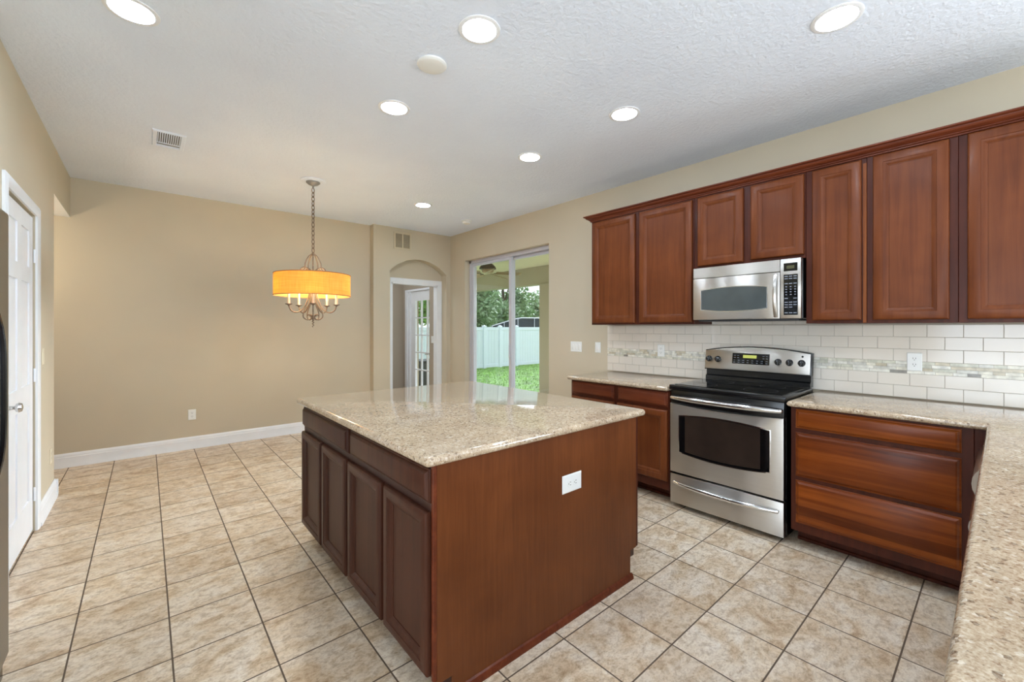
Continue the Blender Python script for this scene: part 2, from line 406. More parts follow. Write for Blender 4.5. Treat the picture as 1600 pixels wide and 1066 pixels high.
# room behind the camera with unseen window openings added for daylight
mb = MB()
mb.box((-4.2, -4.2, 0), (-0.2, -4.08, H)); mb.box((3.4, -4.2, 0), (3.75, -4.08, H)); mb.box((-0.2, -4.2, 2.4), (3.4, -4.08, H)); mb.box((-0.2, -4.2, 0), (3.4, -4.08, 0.25))
struct('wall_rear', mb, M['wall'])
mb = MB()
mb.box((-4.2, -4.08, 0), (-4.08, -3.5, H)); mb.box((-4.2, 0.9, 0), (-4.08, 1.40, H)); mb.box((-4.2, -3.5, 2.4), (-4.08, 0.9, H)); mb.box((-4.2, -3.5, 0), (-4.08, 0.9, 0.25))
mb.box((-4.2, 1.40, 0), (XL-0.86, 1.51, H)); mb.box((XL-0.86, 1.40, 2.06), (XL-T, 1.51, H)); mb.box((XL-0.86, 1.40, 0), (XL-T, 1.51, 2.06))
struct('wall_side', mb, M['wall'])
# hall beyond the doorway
mb = MB()
mb.box((1.9, 7.55, 0), (3.75, 7.67, 2.6)); mb.box((1.9, 6.12, 0), (2.0, 7.55, 2.6)); mb.box((3.62, 6.12, 0), (3.75, 6.33, 2.6))
mb.box((XR, 6.34, 2.075), (XR+0.2, 7.67, 2.75)); mb.box((XR, 7.46, 0), (XR+0.2, 7.67, 2.075)); mb.box((XR, 6.34, 0), (XR+0.2, 6.40, 2.075))
struct('wall_hallroom', mb, M['hallpaint'], 'taupe walls of the room beyond the doorway', 'wall')
mb = MB(); mb.box((1.9, 6.12, 2.6), (3.75, 7.67, 2.7))
struct('ceiling_hallroom', mb, M['ceil'])

# baseboards: stepped profile swept along a run
BP = [(0, 0), (0.024, 0), (0.024, 0.012), (0.017, 0.03), (0.017, 0.098), (0.013, 0.104), (0.013, 0.120), (0.007, 0.130), (0.004, 0.137), (0, 0.137)]
def base_run(mb, p, q, nrm):
    p, q, n = Vector(p), Vector(q), Vector(nrm)
    ra = [tuple(p+n*d+Vector((0, 0, z))) for d, z in BP]; rb = [tuple(q+n*d+Vector((0, 0, z))) for d, z in BP]
    mb.rings([ra, rb])
mb = MB(); base_run(mb, (-3.2, YB, 0), (2.46, YB, 0), (0, -1, 0)); base_run(mb, (2.46, YD, 0), (2.46, YB-0.02, 0), (-1, 0, 0)); base_run(mb, (2.44, YD, 0), (AX0, YD, 0), (0, -1, 0))
struct('baseboard_back', mb, M['white'], 'tall white baseboard along the chandelier wall', 'baseboard')
mb = MB(); base_run(mb, (XL, 4.335, 0), (XL, 5.06, 0), (1, 0, 0)); base_run(mb, (XL+0.024, 5.035, 0), (XL-T, 5.035, 0), (0, 1, 0)); base_run(mb, (XL, FY1, 0), (XL, 3.385, 0), (1, 0, 0))
struct('baseboard_left', mb, M['white'], 'short white baseboard beside the white door', 'baseboard')
mb = MB(); base_run(mb, (XR, 2.62, 0), (XR, SY0, 0), (-1, 0, 0)); base_run(mb, (XR, SY1, 0), (XR, YD, 0), (-1, 0, 0))
struct('baseboard_right', mb, M['white'])

# casings
def casing(F, u0, u1, zt, w, name, label, thick=0.02):
    prof = [(0, 0), (0, thick*0.55), (w*0.25, thick*0.8), (w*0.7, thick), (w, thick*0.6), (w, 0)]   # offset outward from opening
    mb = MB(F)
    pts = lambda d: [(u0-d, 0), (u0-d, zt+d), (u1+d, zt+d), (u1+d, 0)]
    lines = [[(u, v, t) for (u, v) in pts(d)] for d, t in prof]
    for k in range(4):
        pass
    n = len(prof)
    grid = [[mb.v(lines[j][k]) for j in range(n)] for k in range(4)]
    for k in range(3):
        for j in range(n-1): mb.face([grid[k][j], grid[k+1][j], grid[k+1][j+1], grid[k][j+1]])
        mb.face([grid[k][n-1], grid[k+1][n-1], grid[k+1][0], grid[k][0]])
    mb.face(grid[0]); mb.face(list(reversed(grid[3])))
    return struct(name, mb, M['white'], label, 'door trim')
casing(facing_px(XL), 3.457, 4.266, 2.122, 0.068, 'trim_1', 'white moulded casing round the panelled door')
casing(facing_my(YD+ND), 2.80, 3.60, 2.055, 0.072, 'trim_2', 'white moulded casing round the hall doorway')
mb = MB(); mb.box((DX0, YD+ND-0.01, 0), (DX0+0.018, YD+0.25, DZ)); mb.box((DX1-0.018, YD+ND-0.01, 0), (DX1, YD+0.25, DZ)); mb.box((DX0, YD+ND-0.01, DZ-0.018), (DX1, YD+0.25, DZ))
struct('trim_3', mb, M['white'], 'white jamb lining of the hall doorway', 'door trim')

# ------------------------------------------------------------------ door_1: white six panel door, left wall
d1 = sroot('door_1', (XL-0.01, 3.47, 0), 'white six-panel door in the left wall', 'door')
F = facing_px(XL-0.046)
mb = MB(F); y0, y1, z0, z1, t = 3.472, 4.254, 0.015, 2.105, 0.036
mb.box((y0, z0, 0), (y1, z1, t-0.008))
cols = [(y0, y0+0.11), (y0+0.336, y0+0.446), (y1-0.11, y1)]
rows = [(z0, 0.24), (0.86, 1.0), (1.66, 1.76), (2.0, z1)]
for a, b in cols: mb.box((a, z0, t-0.008), (b, z1, t))
for a, b in rows:
    for (c0, c1) in ((cols[0][1], cols[1][0]), (cols[1][1], cols[2][0])): mb.box((c0, a, t-0.008), (c1, b, t))
slab = mb.build('door_slab', M['white'], d1)
for (c0, c1) in ((cols[0][1], cols[1][0]), (cols[1][1], cols[2][0])):
    for (ra, rb) in zip(rows, rows[1:]):
        mb = MB(F); mb.nest(c0+0.004, ra[1]+0.004, c1-0.004, rb[0]-0.004, [(0, t-0.0078), (0.012, t-0.0075), (0.040, t-0.001), (0.042, t-0.001)])
        mb.build('raised_panel', M['white'], slab)
mb = MB(); mb.lathe([(0.028, 0), (0.028, 0.006), (0.012, 0.01), (0.010, 0.03), (0.022, 0.036), (0.027, 0.046), (0.022, 0.058), (0.006, 0.062)], (XL-0.0095, 3.535, 0.93), 20, ax=0)
mb.build('door_knob', M['chrome'], d1)
for z in (0.25, 1.05, 1.85):
    mb = MB(); mb.tube([(XL-0.002, 4.258, z-0.045), (XL-0.002, 4.258, z+0.045)], 0.006, 8); mb.build('hinge', M['white'], d1)

# ------------------------------------------------------------------ door_2: sliding glass door
d2 = sroot('door_2', (XR+0.12, 4.55, 0), 'white framed sliding glass patio door', 'sliding door')
mb = MB(); x0, x1 = XR+0.08, XR+0.19
mb.box((x0, SY0+0.001, 0.02), (x1, SY0+0.045, SZ-0.001), 0.003); mb.box((x0, SY1-0.045, 0.02), (x1, SY1-0.001, SZ-0.001), 0.003)
mb.box((x0, SY0+0.001, SZ-0.05), (x1, SY1-0.001, SZ-0.001), 0.003); mb.box((x0, SY0+0.001, 0.0), (x1, SY1-0.001, 0.035), 0.003)
mb.build('door_frame', M['alum'], d2)
def sash(ya, yb, xa, xb):
    mb = MB(); w = 0.055
    mb.box((xa, ya, 0.036), (xb, ya+w, 2.358), 0.004); mb.box((xa, yb-w, 0.036), (xb, yb, 2.358), 0.004)
    mb.box((xa, ya+w, 2.318), (xb, yb-w, 2.358), 0.003); mb.box((xa, ya+w, 0.036), (xb, yb-w, 0.11), 0.003)
    s_ = mb.build('sash', M['alum'], d2)
    mb = MB(); mb.box(((xa+xb)/2-0.003, ya+w-0.005, 0.105), ((xa+xb)/2+0.003, yb-w+0.005, 2.322)); mb.build('pane', M['glass'], s_)
    return s_
sash(4.46, SY1-0.046, XR+0.085, XR+0.125)
s2 = sash(SY0+0.046, 4.535, XR+0.14, XR+0.18)
mb = MB(); mb.box((XR+0.064, 4.475, 0.95), (XR+0.0849, 4.497, 1.13), 0.004); mb.build('pull_handle', M['alum'], d2)

# ------------------------------------------------------------------ door_3: french door in the room beyond
d3 = sroot('door_3', (XR+0.05, 6.9, 0), 'white glazed door with a grid of small panes beyond the doorway', 'glazed door')
F = facing_mx(XR+0.08)
mb = MB(F); gy0, gy1, gz0, gz1 = 6.50, 7.14, 0.28, 1.865
mb.box((6.405, 0.01, 0), (gy0, 2.04, 0.045)); mb.box((gy1, 0.01, 0), (7.30, 2.04, 0.045)); mb.box((gy0, gz1, 0), (gy1, 2.04, 0.045)); mb.box((gy0, 0.01, 0), (gy1, gz0, 0.045))
lf = mb.build('door_leaf', M['white'], d3)
mb = MB(F)
for i in (1, 2): u = gy0+(gy1-gy0)*i/3; mb.box((u-0.01, gz0, 0.004), (u+0.01, gz1, 0.041))
for i in range(1, 5):
    v = gz0+(gz1-gz0)*i/5; mb.box((gy0, v-0.01, 0.006), (gy1, v+0.01, 0.039))
mb.build('glazing_bars', M['white'], lf)
mb = MB(F); mb.box((gy0, gz0, 0.02), (gy1, gz1, 0.024)); mb.build('pane', M['glass'], lf)
mb = MB(F); mb.lathe([(0.025, 0.045), (0.025, 0.053), (0.01, 0.056), (0.01, 0.085)], (6.60, 0.90, 0), 16); mb.tube([(6.60, 0.90, 0.083), (6.66, 0.90, 0.085), (6.70, 0.895, 0.083)], 0.009, 8)
mb.build('lever_handle', M['chrome'], d3)
mb = MB(facing_mx(XR)); mb.box((7.30, 0, -0.10), (7.36, 2.06, 0.0)); mb.box((7.36, 0, -0.06), (7.44, 2.075, 0.018)); mb.box((6.40, 2.041, -0.06), (7.36, 2.075, 0.018))
mb.build('door_frame', M['white'], d3)

# ------------------------------------------------------------------ cabinets
def panel_front(parent, F, u0, v0, u1, v1, name, mf, mp, fr=0.055, t=0.024):
    """framed door: moulded frame and recessed flat panel as its sub-part"""
    g = 0.0015
    mb = MB(F)
    mb.nest(u0+g, v0+g, u1-g, v1-g, [(fr+0.024, 0.002), (0, 0.002), (0, t-0.009), (0.003, t-0.004), (0.010, t), (fr-0.006, t), (fr-0.004, t-0.003), (fr-0.001, t-0.0035), (fr+0.017, t-0.0165), (fr+0.0205, t-0.0165), (fr+0.021, t-0.019), (fr+0.024, t-0.019), (fr+0.024, 0.002)], False)
    # open ring: remove the cap made on the first loop
    for f in list(mb.bm.faces):
        if len(f.verts) == 4 and all(abs(mb.F(0, 0, 0.002).x - v.co.x) < 1e-5 for v in f.verts) and f.calc_area() > (u1-u0-2*fr-0.06)*(v1-v0-2*fr-0.06)*0.99 and f.calc_area() < (u1-u0-2*fr-0.04)*(v1-v0-2*fr-0.04)*1.02:
            mb.bm.faces.remove(f)
    d = mb.build(name, mf, parent)
    mb = MB(F); i = fr+0.0235
    mb.box((u0+i, v0+i, 0.003), (u1-i, v1-i, t-0.0182)); mb.build('panel', mp, d)
    return d
def slab_front(parent, F, u0, v0, u1, v1, name, m, t=0.022):
    mb = MB(F); g = 0.0015
    mb.nest(u0+g, v0+g, u1-g, v1-g, [(0, 0.001), (0, t-0.016), (0.003, t-0.013), (0.007, t-0.012), (0.009, t-0.009), (0.018, t-0.002), (0.022, t)])
    return mb.build(name, m, parent)
FX = 3.43           # upper face-frame plane
def upper(y0, y1, z0, doors, label, fill=None):
    r = thing('hanging_cabinet', (3.59, (y0+y1)/2, z0), label, 'cabinet', 'cherry wall cabinets')
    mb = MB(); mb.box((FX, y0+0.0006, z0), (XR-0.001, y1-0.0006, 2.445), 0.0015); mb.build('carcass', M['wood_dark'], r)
    for (a, b, zb, zt) in doors: panel_front(r, facing_mx(FX), a, zb, b, zt, 'door', M['wood'], M['wood'])
    return r
upper(1.668, 2.735, 1.398, [(2.223, 2.718, 1.411, 2.425), (1.681, 2.180, 1.411, 2.425)], 'tall two-door cherry wall cabinet left of the microwave, ending the run')
upper(0.886, 1.668, 1.85, [(1.285, 1.638, 1.866, 2.427), (0.894, 1.236, 1.872, 2.427)], 'short two-door cherry wall cabinet above the microwave')
cab = upper(0.562, 0.886, 1.398, [(0.585, 0.850, 1.416, 2.43)], 'narrow single-door cherry wall cabinet just right of the microwave')
mb = MB(facing_mx(FX)); mb.box((0.5628, 1.400, 0.0003), (0.5805, 2.405, 0.004), 0.001); mb.build('filler_strip', wood('light_filler_wood', (96, 46, 18), (140, 78, 36), (176, 110, 56)), cab)['label'] = 'lighter wavy-grained strip'
upper(0.165, 0.562, 1.398, [(0.198, 0.533, 1.416, 2.433)], 'single-door cherry wall cabinet above the outlet by the range')
upper(-0.36, 0.165, 1.398, [(-0.33, 0.132, 1.416, 2.435)], 'wide cherry wall cabinet cut off by the right photo edge')
# crown moulding along the tops
cr = [(0.0, 2.4455), (0.010, 2.4455), (0.012, 2.4465), (0.016, 2.456), (0.030, 2.464), (0.048, 2.478), (0.058, 2.482), (0.060, 2.494), (0.0, 2.494)]
mb = MB()
crl = [(-0.008, 2.408), (0.008, 2.408), (0.010, 2.411), (0.010, 2.421), (0.016, 2.424), (0.019, 2.428), (0.019, 2.434), (0.027, 2.439), (0.040, 2.450), (0.046, 2.462), (0.047, 2.470), (0.057, 2.473), (0.062, 2.478), (0.062, 2.490), (-0.008, 2.490)]
crl = [(max(d, 0.0015), 2.4375+(z-2.408)*0.69) for d, z in crl]
cm = thing('crown_moulding', (FX, 1.2, 2.408), 'cherry crown moulding along the tops of the wall cabinets', 'moulding')
for nm, ends in (('front_run', lambda d: ((FX-d, -0.36), (FX-d, 2.7352+d))), ('end_return', lambda d: ((FX-d, 2.7353+d), (XR-0.001, 2.7353+d)))):
    mb = MB(); rr = [[(*ends(d)[q], z) for d, z in crl] for q in (0, 1)]
    mb.rings(rr); mb.build(nm, M['wood_rail'], cm, ang=18)

BX = 3.07           # base face-frame plane
def base_cab(y0, y1, label, fronts, kick=True):
    r = thing('base_cabinet', (3.4, (y0+y1)/2, 0), label, 'cabinet', 'cherry base cabinets on the range wall')
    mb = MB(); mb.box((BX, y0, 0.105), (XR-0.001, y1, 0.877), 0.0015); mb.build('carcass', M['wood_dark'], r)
    mb = MB(); mb.box((BX+0.14, y0, 0.0), (XR-0.02, y1, 0.1045)); mb.box((BX+0.128, y0, 0.0), (BX+0.14, y1, 0.022), 0.004); mb.build('toe_kick', M['wood_dark'], r)
    return r
r = base_cab(1.690, 2.690, 'cherry base cabinet left of the range with two drawers over doors', None)
F = facing_mx(BX)
for a, b in ((2.20, 2.675), (1.70, 2.165)):
    slab_front(r, F, a, 0.748, b, 0.866, 'drawer', M['wood_rail'])
    panel_front(r, F, a, 0.172, b, 0.728, 'door', M['wood'], M['wood'])
r = base_cab(0.095, 0.874, 'cherry base cabinet right of the range with three wide drawers', None)
for a, b in ((0.745, 0.866), (0.446, 0.722), (0.158, 0.426)): slab_front(r, F, 0.135, a, 0.848, b, 'drawer', M['wood_band'])
r = base_cab(-0.58, 0.094, 'plain cherry corner cabinet where the peninsula meets the wall', None)

# quartz tops
def top_profile(th, zt):
    r = th/2; out_ = []
    for i in range(9):
        a = -math.pi/2+math.pi*i/8; out_.append((r-r*math.cos(a), zt-r+r*math.sin(a)))
    return out_
def rrect(x0, y0, x1, y1, r, n=6):
    pts = []
    for cx, cy, a0 in ((x1-r, y1-r, 0), (x0+r, y1-r, 90), (x0+r, y0+r, 180), (x1-r, y0+r, 270)):
        for i in range(n+1):
            a = math.radians(a0+90*i/n); pts.append((cx+r*math.cos(a), cy+r*math.sin(a)))
    return pts
def rect_top(name, x0, y0, x1, y1, th, zt, label, cat, r=0.02):
    mb = MB(); rs = []
    for i, z in top_profile(th, zt): rs.append([(px, py, z) for px, py in rrect(x0+i, y0+i, x1-i, y1-i, max(r-i, 0.0025))])
    mb.rings(rs); return tag(mb.build(name, M['quartz'], org=((x0+x1)/2, (y0+y1)/2, zt-th)), label, cat)
rect_top('island_top', 0.732, 1.298, 2.110, 2.985, 0.036, 0.916, 'large speckled beige stone slab on the island', 'countertop', 0.022)
rect_top('countertop', 3.025, 1.686, XR-0.0125, 2.712, 0.036, 0.914, 'short speckled stone countertop left of the range', 'countertop', 0.012)
# L-shaped worktop: wall run and peninsula
def poly_off(poly, d):
    n = len(poly); res = []
    for i in range(n):
        p, q, s_ = Vector(poly[i-1]), Vector(poly[i]), Vector(poly[(i+1) % n])
        e1 = (q-p).normalized(); e2 = (s_-q).normalized()
        n1 = Vector((-e1.y, e1.x)); n2 = Vector((-e2.y, e2.x))
        res.append(tuple(q+(n1+n2)*d/(1+n1.dot(n2))))
    return res
Lp = [(0.42, -0.66), (XR-0.0125, -0.66), (XR-0.0125, 0.884), (3.025, 0.884), (3.025, 0.053), (0.42, 0.053)]
mb = MB(); mb.rings([[(x, y, z) for x, y in poly_off(Lp, i)] for i, z in top_profile(0.036, 0.914)])
tag(mb.build('peninsula_countertop', M['quartz'], org=(2.2, -0.3, 0.878)), 'speckled stone worktop running right of the range and out over the peninsula', 'countertop')
# peninsula base with the dishwasher
r = thing('peninsula_cabinet', (1.4, -0.3, 0), 'cherry base cabinets carrying the near peninsula worktop', 'cabinet')
mb = MB(); mb.box((0.5, -0.58, 0.105), (2.36, 0.0, 0.877)); mb.build('carcass', M['wood_dark'], r)
mb = MB(); mb.box((0.55, -0.52, 0), (2.36, -0.07, 0.1045)); mb.build('toe_kick', M['kick'], r)
for i in range(3): panel_front(r, facing_py(0.0), 0.52+0.61*i, 0.13, 0.52+0.61*i+0.6, 0.86, 'door', M['wood'], M['wood']) if False else slab_front(r, facing_py(0.0), 0.52+0.61*i, 0.13, 0.52+0.61*i+0.6, 0.86, 'door', M['wood'])
dw = thing('dishwasher', (2.67, -0.3, 0), 'pale rounded appliance handle peeking past the peninsula edge by the corner drawers', 'dishwasher')
mb = MB(); mb.box((2.366, -0.57, 0.10), (2.966, 0.0, 0.872)); mb.build('body', M['black'], dw)
mb = MB(); mb.box((2.369, 0.001, 0.12), (2.963, 0.018, 0.868), 0.004); pn = mb.build('door', M['steel'], dw)
def bulge(z0, z1, d):
    mb = MB(); rs = []
    for i in range(11):
        a = math.pi*i/10; rs.append((0.0185+d*math.sin(a)**0.8 if 0 < i < 10 else 0.0185, z0+(z1-z0)*(1-math.cos(a))/2))
    mb.rings([[(2.40, y, z) for y, z in rs], [(2.93, y, z) for y, z in rs]]); mb.build('handle', M['steel_v'], pn)
bulge(0.70, 0.842, 0.063); bulge(0.54, 0.665, 0.072)

# ------------------------------------------------------------------ island
isl = thing('kitchen_island', (1.42, 2.15, 0), 'large cherry kitchen island with drawers, doors and veneered end panel', 'kitchen island')
IX0, IX1, IY0, IY1 = 0.780, 2.055, 1.345, 2.965
mb = MB(); mb.box((IX0, IY0, 0.105), (IX1, IY1, 0.8795), 0.001); mb.build('carcass', M['kick'], isl)  # dark carcass colour stands in for shadow between the doors
mb = MB(); mb.box((0.86, IY0, 0), (1.995, IY1-0.01, 0.1045)); mb.build('toe_kick', M['kick'], isl)
mb = MB(facing_my(IY0)); mb.prism([(IX0+0.012, 0.084), (0.862, 0.084), (0.862, 0.0), (2.0, 0.0), (2.0, 0.155), (IX1, 0.155), (IX1, 0.8795), (IX0+0.012, 0.8795)], 0.0002, 0.014)
mb.build('end_panel', M['veneer'], isl)
mb = MB(facing_my(IY0)); mb.box((IX0-0.004, 0.1, 0.0003), (IX0+0.0118, 0.8795, 0.016), 0.002); mb.build('corner_strip', M['wood_rail'], isl)
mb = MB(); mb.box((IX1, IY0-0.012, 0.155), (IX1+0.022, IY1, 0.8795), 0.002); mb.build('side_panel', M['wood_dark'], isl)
mb = MB(); ra = [(0, 0), (0.014, 0), (0.013, 0.012), (0.007, 0.026), (0, 0.03)]
mb.rings([[(0.862, IY0-0.0142-d, z) for d, z in ra], [(2.012, IY0-0.0142-d, z) for d, z in ra]]); mb.build('shoe_trim', M['wood_rail'], isl)
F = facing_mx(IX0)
for a, b in ((2.148, 2.952), (1.345, 2.118)): slab_front(isl, F, a, 0.735, b, 0.862, 'drawer', M['wood_isl_shade'])
for a, b in ((2.568, 2.952), (2.165, 2.545), (1.742, 2.136), (1.348, 1.716)): panel_front(isl, F, a, 0.112, b, 0.706, 'door', M['wood_isl_shade'], M['wood_isl_shade'], 0.045)

# ------------------------------------------------------------------ backsplash
bs = thing('backsplash', (XR-0.006, 1.05, 0.914), 'white subway tile splashback with a mosaic band', 'backsplash')
mb = MB(); mb.box((XR-0.006, -0.62, 0.9146), (XR-0.0008, 2.772, 1.3975)); mb.box((XR-0.006, 0.889, 1.3975), (XR-0.0008, 1.665, 1.4315)); mb.build('grout_bed', M['grout'], bs)
pz = 0.079; py = 0.159
for row in (0, 1, 3, 4, 5):
    if row in (0, 3): mb = MB(facing_mx(XR-0.006))
    off = 0.636 if row in (0, 3, 5) else 0.5565
    z0 = 0.9146+row*pz
    k = -9
    while True:
        a = off+k*py; b = a+py; k += 1
        if b < -0.62+0.03: continue
        if a > 2.75: break
        mb.box((max(a, -0.62)+0.001, z0+0.001, 0), (min(b, 2.772)-0.001, min(z0+pz, 1.3975)-0.001, 0.004), 0.0012)
    if row == 5:                                     # cut row up to the microwave
        for k in range(6):
            a = 0.7155+k*py; mb.box((max(a, 0.889)+0.001, 1.3985, 0), (min(a+py, 1.665)-0.001, 1.431, 0.004), 0.0012)
    if row in (1, 5): mb.build('subway_tiles', M['tile'], bs)
mb = MB(facing_mx(XR-0.006)); zb = 0.9146+2*pz
for rw in range(4):
    y = -0.62+random.uniform(0, 0.03)
    while y < 2.765:
        L_ = random.uniform(0.045, 0.13); e = min(y+L_, 2.772)
        mb.box((y+0.0008, zb+rw*pz/4+0.0008, 0), (e-0.0008, zb+(rw+1)*pz/4-0.0008, random.uniform(0.003, 0.0042)), 0, 1, random.choices(range(6), (5, 4, 3, 5, 1, 4))[0])
        y = e
mb.build('mosaic_band', MOS, bs)

# ------------------------------------------------------------------ range
rg = thing('range', (3.4, 1.293, 0), 'stainless steel electric range with black glass cooktop', 'range')
RY0, RY1 = 0.9045, 1.676
mb = MB(); mb.box((3.095, RY0, 0.03), (3.70, RY1, 0.897), 0.003); mb.box((3.13, RY0+0.03, 0.0), (3.66, RY1-0.03, 0.03)); mb.build('body', M['black'], rg)
mb = MB(); mb.box((3.045, RY0-0.008, 0.8975), (3.635, RY1+0.006, 0.933), 0.006, 3); ct = mb.build('cooktop', M['black'], rg)
mb = MB(); mb.box((3.085, RY0+0.02, 0.9331), (3.60, RY1-0.02, 0.9365), 0.001); mb.build('cooktop_glass', M['blackglass'], ct)
for cx, cy, rr in ((3.22, 1.10, 0.105), (3.22, 1.48, 0.08), (3.46, 1.10, 0.08), (3.46, 1.48, 0.105)):
    mb = MB(); mb.lathe([(rr-0.002, 0.9366), (rr-0.002, 0.9368), (rr, 0.9368), (rr, 0.9366)], (cx, cy, 0), 40, False, False)
    mb.build('burner_ring', M['darkbox'], ct)
# back guard
mb = MB(facing_mx(3.70))
mb.prism([(0.005, 0), (0.065, 0), (0.065, 0.02), (0.04, 0.03), (0.04, 0.1), (0.005, 0.1)], 0, 1) if False else None
mb = MB(lambda u, v, w: Vector((u, w, v)))
mb.prism([(3.63, 0.9335), (3.70, 0.9335), (3.70, 1.05), (3.652, 1.05), (3.648, 0.975), (3.632, 0.965)], RY0+0.008, RY1-0.008); mb.build('riser', M['black'], rg)
def arc_poly(u0, u1, v0, vt, sag, bot=0.0, n=18, rc=0.0):
    """rectangle with arched top (and bottom bulging by bot)"""
    top = [(u1+(u0-u1)*i/n, vt+sag*(1-(2*i/n-1)**2)) for i in range(n+1)]
    if bot: low = [(u0+(u1-u0)*i/n, v0-bot*(1-(2*i/n-1)**2)) for i in range(n+1)]
    else: low = [(u0, v0), (u1, v0)]
    return low+top
SL = 0.16                                             # lean of the control panel
def Fg(u, v, w): return Vector((3.628+(v-1.03)*SL-w, u, v))
mb = MB(Fg); mb.prism(arc_poly(RY0, RY1, 1.018, 1.182, 0.036), -0.045, 0.0, 0.004); mb.build('backguard', M['black'], rg)
mb = MB(Fg); mb.prism(arc_poly(RY0+0.008, RY1-0.004, 1.026, 1.176, 0.034), 0.0003, 0.007, 0.004); pn = mb.build('control_panel', M['steel'], rg)
mb = MB(Fg); mb.prism([(1.178, 1.078), (1.452, 1.078), (1.452, 1.163), (1.178, 1.163)], 0.0072, 0.0095, 0.001); dp = mb.build('display', M['blackglass'], pn)
mb = MB(Fg); mb.box((1.27, 1.126, 0.0096), (1.37, 1.150, 0.0101)); mb.build('clock_window', M['lcd'], dp)
for a, b in [(1.19+i*0.034, 1.088+j*0.016) for i in range(8) for j in range(2)]+[(a, b) for a in (1.19, 1.213, 1.40, 1.425) for b in (1.125, 1.142)]:
    mb = MB(Fg); mb.box((a, b, 0.0096), (a+0.014, b+0.004, 0.0099)); mb.build('button', M['keymark'], dp)
for ky in (1.640, 1.567, 1.119, 1.044, 0.966):
    mb = MB(Fg); mb.lathe([(0.025, 0.0073), (0.025, 0.011), (0.021, 0.012), (0.019, 0.030), (0.016, 0.032)], (ky, 1.108, 0), 24)
    mb.box((ky-0.005, 1.088, 0.012), (ky+0.005, 1.128, 0.038), 0.002); kn = mb.build('knob', M['black'], pn)
    mb = MB(Fg); mb.box((ky-0.001, 1.112, 0.0381), (ky+0.001, 1.126, 0.0385)); mb.build('pointer', M['keymark'], kn)
mb = MB(Fg); mb.lathe([(0.007, 0.0073), (0.007, 0.009)], (0.962, 1.156, 0), 12); mb.build('indicator_light', M['black'], pn)
# oven door
F = facing_mx(3.094)
mb = MB(F); mb.box((RY0+0.004, 0.775, 0), (RY1-0.002, 0.894, 0.032), 0.004, 2); mb.build('vent_band', M['black'], rg)
mb = MB(F); n = 18
top = [(RY1-0.002+(RY0+0.004-RY1+0.002)*i/n, 0.793-0.016*(1-(2*i/n-1)**2)) for i in range(n+1)]
mb.prism([(RY0+0.004, 0.272), (RY1-0.002, 0.272)]+top, 0.0005, 0.046, 0.004); od = mb.build('oven_door', M['steel'], rg)
W0, W1 = 0.987, 1.600
mb = MB(F); mb.prism(arc_poly(W0-0.006, W1+0.006, 0.428, 0.708, 0.022, 0.024), 0.0462, 0.0475, 0.001); mb.build('window_trim', M['chrome'], od)
mb = MB(F); mb.prism(arc_poly(W0, W1, 0.434, 0.702, 0.022, 0.024), 0.0476, 0.0487); mb.build('oven_window', M['blackglass'], od)
mb = MB(F); mb.prism(arc_poly(W0+0.055, W1-0.045, 0.442, 0.705, 0.014, 0.016), 0.0488, 0.0493); mb.build('inner_window', M['ovenglass'], od)
def bow(F, u0, u1, v, w0, bulge_, r, name, m, parent, flat=1.0, n=16, sag=0.0, ends=True):
    mb = MB(F)
    pts = [(u0+(u1-u0)*i/n, v+sag*(1-(2*i/n-1)**2), w0+bulge_*(1-abs(2*i/n-1)**2.6)) for i in range(n+1)]
    rr = [r*(0.75+0.25*(1-abs(2*i/n-1)**3)) for i in range(n+1)]
    mb.tube(pts, rr, 12, flat=flat)
    if ends:
        for u in (u0+0.008, u1-0.008): mb.tube([(u, v, w0-0.014), (u, v, w0+bulge_*0.1)], r*0.8, 10)
    return mb.build(name, m, parent)
bow(F, RY0+0.016, RY1-0.014, 0.838, 0.046, 0.034, 0.020, 'oven_handle', M['chrome'], rg)
mb = MB(F); mb.box((RY0+0.004, 0.262, 0), (RY1-0.002, 0.271, 0.03)); mb.build('shadow_gap', M['black'], rg)
mb = MB(F); mb.box((RY0+0.004, 0.036, 0.0005), (RY1-0.002, 0.258, 0.044), 0.004, 2); dr = mb.build('storage_drawer', M['steel'], rg)
bow(F, RY0+0.035, RY1-0.035, 0.196, 0.0475, 0.036, 0.018, 'drawer_handle', M['chrome'], dr, 1.0, 16, -0.004)

# ------------------------------------------------------------------ microwave
mw = thing('microwave', (3.55, 1.27, 1.43), 'stainless over-the-range microwave under the short cabinet', 'microwave')
MY0, MY1 = 0.897, 1.645
mb = MB(); mb.box((3.392, MY0-0.002, 1.432), (XR-0.008, MY1, 1.846), 0.003); mb.build('case', M['black'], mw)
F = facing_mx(3.3918)
mb = MB(F); mb.box((1.024, 1.762, 0), (MY1, 1.846, 0.032), 0.003); mb.build('vent_grille', M['steel'], mw)
mb = MB(F); mb.box((1.024, 1.432, 0), (MY1, 1.759, 0.034), 0.004, 2); md = mb.build('door', M['steel'], mw)
mb = MB(F); mb.prism(arc_poly(1.102, 1.583, 1.508, 1.666, 0.017, 0.017), 0.0342, 0.0352); mb.build('window_trim', M['chrome'], md)
mb = MB(F); mb.prism(arc_poly(1.107, 1.578, 1.512, 1.662, 0.016, 0.016), 0.0353, 0.0362); mb.build('door_window', M['mwglass'], md)
mb = MB(lambda u, v, w: Vector((3.3918-w, v, u)))
n = 14; pts = [(1.445+0.295*i/n, 1.048, 0.036+0.030*(1-abs(2*i/n-1)**2.2)) for i in range(n+1)]
mb.tube(pts, [0.013]*(n+1), 10, flat=1.0); mb.build('door_handle', M['steel_v'], md)
mb = MB(F); mb.box((MY0, 1.432, 0), (1.021, 1.846, 0.034), 0.004, 2); cp = mb.build('control_panel', M['steel_v'], mw)
